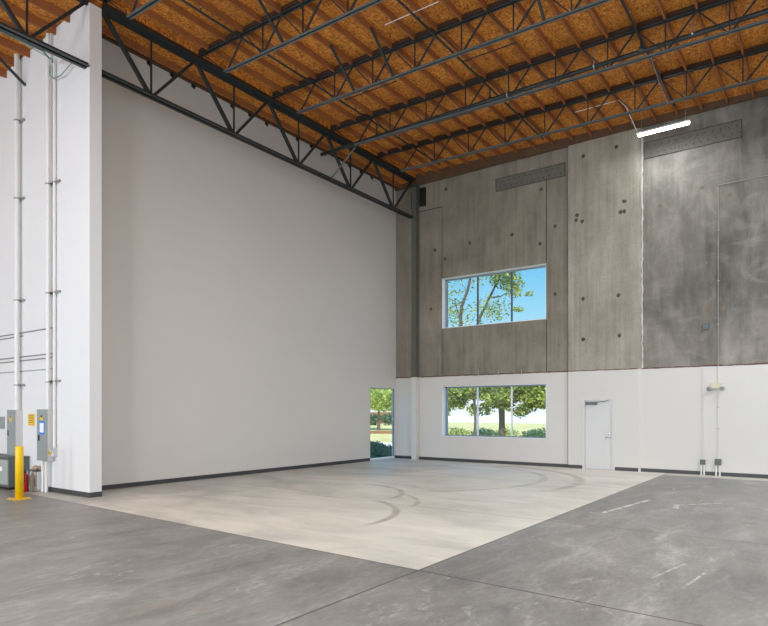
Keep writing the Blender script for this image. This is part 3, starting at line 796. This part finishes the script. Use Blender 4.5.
def leaf_cloud(name, blobs, count, size, mat, seed, parent):
    rr = random.Random(seed); vs = []; fs = []
    tot = sum(b[3] for b in blobs)
    for (c, rad, sq, wgt) in blobs:
        n = int(count*wgt/tot)
        for _ in range(n):
            while True:
                p = Vector((rr.uniform(-1, 1), rr.uniform(-1, 1), rr.uniform(-1, 1)))
                if p.length < 1: break
            p = p*(.55+.45*p.length)
            q = Vector(c)+Vector((p.x*rad, p.y*rad, p.z*rad*sq))
            u = Vector((rr.gauss(0, 1), rr.gauss(0, 1), rr.gauss(0, .6))).normalized(); v = u.cross(Vector((rr.gauss(0, 1), rr.gauss(0, 1), rr.gauss(0, 1)))).normalized()
            s = size*rr.uniform(.6, 1.3); o = len(vs)
            vs += [tuple(q-u*s), tuple(q+v*s*.5), tuple(q+u*s), tuple(q-v*s*.5)]; fs.append((o, o+1, o+2, o+3))
    me = bpy.data.meshes.new(name); me.from_pydata(vs, [], fs); me.update(); me.materials.append(MAT[mat])
    o = bpy.data.objects.new(name, me); C.objects.link(o); o.parent = parent
    return o
def tree(loc, branches, blobs, count, size, mat, seed, label, group=None):
    """branches: list of (points, radii); everything in local coordinates"""
    root = empty('leafy_tree', loc); tag(root, label, 'tree', group)
    m = MB()
    for pts, rad in branches: m.tube(pts, rad, 8)
    m.build('trunk', 'bark', root)
    leaf_cloud('foliage', blobs, count, size, mat, seed, root)
    return root
tree((-1.35, 9.0, -.3), [
    ([(0, 0, 0), (.03, .05, 1.6), (-.05, 0, 3.4), (-.12, 0, 4.8)], [.08, .07, .07, .08]),
    ([(-.12, 0, 4.7), (-.6, 0, 5.8), (-.80, 0, 6.7), (-.76, 0, 7.5), (-.38, 0, 8.4), (-.2, .1, 9.4), (-.2, .2, 11)], [.10, .09, .085, .08, .075, .06, .03]),
    ([(-.12, 0, 4.7), (.0, 0, 6.0), (.25, 0, 6.75), (.85, 0, 7.85), (1.35, 0, 8.7), (1.7, .1, 9.8), (1.9, .2, 11)], [.10, .075, .07, .06, .05, .04, .02]),
    ([(.85, 0, 7.85), (1.4, .1, 7.85), (2.0, .2, 8.15)], [.04, .03, .012]),
    ([(-.80, 0, 6.7), (-1.2, .1, 7.9), (-1.6, .1, 8.1)], [.04, .025, .012]),
    ([(-.7, 0, 7.8), (-1.3, .1, 7.6), (-2., .1, 7.3)], [.035, .02, .01])],
    [((-1.3, 0, 7.2), 1.1, 1.2, 1.0), ((-.9, .3, 9.4), 1.5, .8, .9), ((.9, 0, 7.2), 1.1, .8, .75), ((1.5, 0, 9.0), .85, .9, 1.5), ((2.15, 0, 8.3), .55, 1.3, .8), ((2.4, 0, 7.1), .3, .6, .12), ((3.0, 0, 7.8), .25, .6, .08), ((0, .5, 11), 2, .8, 1.5), ((-1.8, 0, 3.4), 1.3, .6, 1.2), ((.6, 0, 3.6), 1.2, .4, 1.0)],
    5600, .08, 'leaf_green', 11, 'nearer tree whose forked branches fill the upper window')
tree((-1.7, 13.0, -.3), [
    ([(0, 0, 0), (.02, 0, 1.4), (0, 0, 2.3)], [.26, .18, .19]),
    ([(0, 0, 2.2), (-.7, 0, 3.1), (-1.6, 0, 4.2), (-2.2, 0, 5.5)], [.14, .11, .07, .03]),
    ([(0, 0, 2.2), (.25, 0, 3.4), (.2, 0, 5)], [.14, .10, .04]),
    ([(0, 0, 2.2), (.9, 0, 3.0), (2.0, 0, 4.0), (2.8, 0, 5)], [.13, .10, .06, .02]),
    ([(.5, 0, 2.6), (1.6, 0, 2.8), (2.6, 0, 2.7)], [.06, .04, .015])],
    [((-3.6, 0, 3.5), 1.6, .75, 1.6), ((-2.2, .3, 4.0), 1.9, .62, 1.6), ((0, .4, 4.0), 2.0, .55, 1.5), ((2.6, 0, 3.5), 1.8, .75, 1.6), ((3.4, 0, 2.9), 1.3, .6, .8), ((-1.5, -.5, 3.3), 1.2, .5, .9), ((1.2, -.5, 3.4), 1.2, .5, .9), ((-4.8, 0, 2.7), .9, .8, .8), ((-3.0, -.6, 2.75), 1.0, .4, .8), ((2.6, -.6, 2.75), 1.1, .4, .8), ((0.4, -.8, 2.9), 1.5, .3, .5)]+[((-5.6+.68*i, -.5+.3*math.sin(i*2.1), 2.35+.28*math.sin(i*1.7)), .5, .8, .13) for i in range(15)],
    13000, .13, 'leaf_green', 12, 'broad tree with a thick trunk centred in the lower window')
far = [(-19, 27, 5.2, 'leaf_yellow', 'left'), (-26, 34, 6, 'leaf_green', 'middle'), (-24.5, 42, 6.5, 'leaf_green', 'right'), (-31, 36, 6.0, 'leaf_green', 'far left')]
for i, (x, y, h, mt, lab) in enumerate(far):
    tree((x, y, -.3), [([(0, 0, 0), (.05, 0, 1.2), (0, .1, h*.5)], [.2, .15, .08])],
         [((0, 0, h*.68), h*.42, .75, 1), ((h*.28, .3, h*.58), h*.3, .7, .6), ((-h*.28, -.3, h*.6), h*.3, .7, .6)], 2200, .2, mt, 20+i,
         'sunlit round-crowned tree seen through the narrow window, '+lab+' of four', 'trees beyond the narrow window')
def bush(loc, r, h, mt, seed, label, group, n=500, s=.07):
    root = empty('leafy_bush', loc); tag(root, label, 'bush', group)
    m = MB()
    rr = random.Random(seed)
    for k in range(5): m.tube([(0, 0, 0), (rr.uniform(-.5, .5)*r, rr.uniform(-.5, .5)*r, h*.7)], [.02, .006], 5)
    m.build('stem', 'bark', root)
    leaf_cloud('foliage', [((0, 0, h*.5), r, h*.55/r, 1)], n, s, mt, seed, root)
BO = ['leftmost', 'second', 'third', 'fourth', 'fifth', 'sixth', 'seventh', 'eighth', 'ninth', 'tenth']
for i in range(8):
    t_ = i/7; x = -8.6+9.2*t_; y = 20.5+1.2*math.sin(i*2.)
    bush((x, y, -.3), .95, .85+.14*math.sin(i*3.), 'leaf_dark' if i % 3 else 'leaf_green', 40+i, 'low dark green bush on the lawn behind the lower window, '+BO[i]+' of the row', 'bushes behind the lower window', 700, .08)
for i, (x, y) in enumerate(((-1.5, 1.3), (-2.2, 2.6), (-3.0, 1.9), (-3.5, 3.3), (-4.4, 4.4))):
    bush((x, y, -.3), .62, .62, 'leaf_dark', 60+i, 'shaded blue-green bush just outside the narrow window, '+BO[i]+' from the glass', 'bushes outside the narrow window', 900, .06)
for i in range(7):
    bush((-47+1.9*i, 46+2.2*i, -.3), 1.7, 1.7, 'leaf_dark', 70+i, 'distant dark hedge bush beyond the lawn, '+BO[i]+' of the hedge row', 'distant hedge', 500, .22)
m = MB(); m.bar((-26, 21, -.15), (-17.5, 28.5, -.15), .3, .26); tag(m.build('brick_kerb', 'brick'), 'low brown brick kerb across the lawn outside the narrow window', 'kerb')
m = MB(); m.bar((-66, 46, 1.35), (-44, 66, 1.35), .4, .5); m.bar((-66, 46, .3), (-44, 66, .3), .3, 1.6); tag(m.build('boundary_wall', ['brick']), 'long low brick boundary wall beyond the hedge', 'wall')

# ------------------------------------------------------------------ world and lights
W = bpy.data.worlds.new('world'); SC.world = W; W.use_nodes = True
nt = W.node_tree; nt.nodes.clear()
tc = nt.nodes.new('ShaderNodeTexCoord'); sp = nt.nodes.new('ShaderNodeSeparateXYZ'); rp = nt.nodes.new('ShaderNodeValToRGB')
bg = nt.nodes.new('ShaderNodeBackground'); ou = nt.nodes.new('ShaderNodeOutputWorld')
nt.links.new(tc.outputs['Generated'], sp.inputs[0]); nt.links.new(sp.outputs[2], rp.inputs[0]); nt.links.new(rp.outputs[0], bg.inputs[0])
mr = nt.nodes.new('ShaderNodeMapRange'); mr.interpolation_type = 'SMOOTHSTEP'; nt.links.new(sp.outputs[2], mr.inputs[0])
mr.inputs[1].default_value = .3; mr.inputs[2].default_value = .6; mr.inputs[3].default_value = 1.15; mr.inputs[4].default_value = 2.0   # the sky is brighter overhead
nt.links.new(mr.outputs[0], bg.inputs[1]); nt.links.new(bg.outputs[0], ou.inputs[0])
e = rp.color_ramp.elements
e[0].position = 0; e[0].color = L(250, 252, 252); e[1].position = 1; e[1].color = L(50, 120, 205)
for p, c in ((.07, L(228, 242, 250)), (.15, L(165, 220, 246)), (.22, L(130, 203, 243)), (.5, L(80, 160, 225))):
    x = e.new(p); x.color = c

def light(kind, name, loc, rot, energy, color, **kw):
    d = bpy.data.lights.new(name, kind); d.energy = energy; d.color = color
    for k, v in kw.items(): setattr(d, k, v)
    o = bpy.data.objects.new(name, d); C.objects.link(o); o.location = loc; o.rotation_euler = rot
    return o
s = light('SUN', 'sun', (0, 0, 30), (0, 0, 0), 6.0, (1, .93, .80), angle=.01)
sd = Vector((.45, -.9, 1.15)).normalized(); s.rotation_euler = sd.to_track_quat('Z', 'Y').to_euler()
# area lamps added at the unseen closed walls for dock-door daylight; no doors built
for x in (-5.5, 1.5, 8.5, 15.5):
    light('AREA', 'low_daylight_fill', (x, YF+.1, 2.3), (PI/2, 0, 0), 980, (.80, .92, 1), shape='RECTANGLE', size=4.2, size_y=4.4)
for y in (-8, -16, -25):  # weak fill added from the right
    light('AREA', 'low_daylight_fill', (XR-.1, y, 2.3), (PI/2, 0, PI/2), 60, (.93, .97, 1), shape='RECTANGLE', size=4.2, size_y=4.4)
# daylight of the sky entering at the three windows is left to the world; fill lamps added high up out of view
for x, y in ((4, -17), (10, -17), (16, -17), (4, -24), (10, -24), (16, -24), (15.5, -4), (15.5, -10)):
    pw = 520 if y > -12 else 190
    light('AREA', 'high_fill_lamp', (x, y, 9.3), (0, 0, 0), pw, (.88, .95, 1), shape='RECTANGLE', size=1.3, size_y=.15)
light('AREA', 'hanging_lamp_light', (9.68, -1.0, 9.55), (0, 0, 0), 42, (.95, .98, 1), shape='RECTANGLE', size=1.3, size_y=.12)

# ------------------------------------------------------------------ camera
cd = bpy.data.cameras.new('camera'); cam = bpy.data.objects.new('camera', cd); C.objects.link(cam)
cam.location = (13.342, -19.153, 1.8); cam.rotation_euler = (PI/2, 0, math.radians(35.988))
cd.sensor_width = 36; cd.lens = 610/768*36; cd.shift_y = 98/768; cd.clip_end = 1000
SC.camera = cam
vs_ = SC.view_settings; vs_.view_transform = 'Standard'; vs_.look = 'None'; vs_.gamma = 1; vs_.exposure = 0; vs_.use_curve_mapping = False
SC.cycles.max_bounces = 10; SC.cycles.diffuse_bounces = 6; SC.cycles.transparent_max_bounces = 12
SC.cycles.sample_clamp_indirect = 4
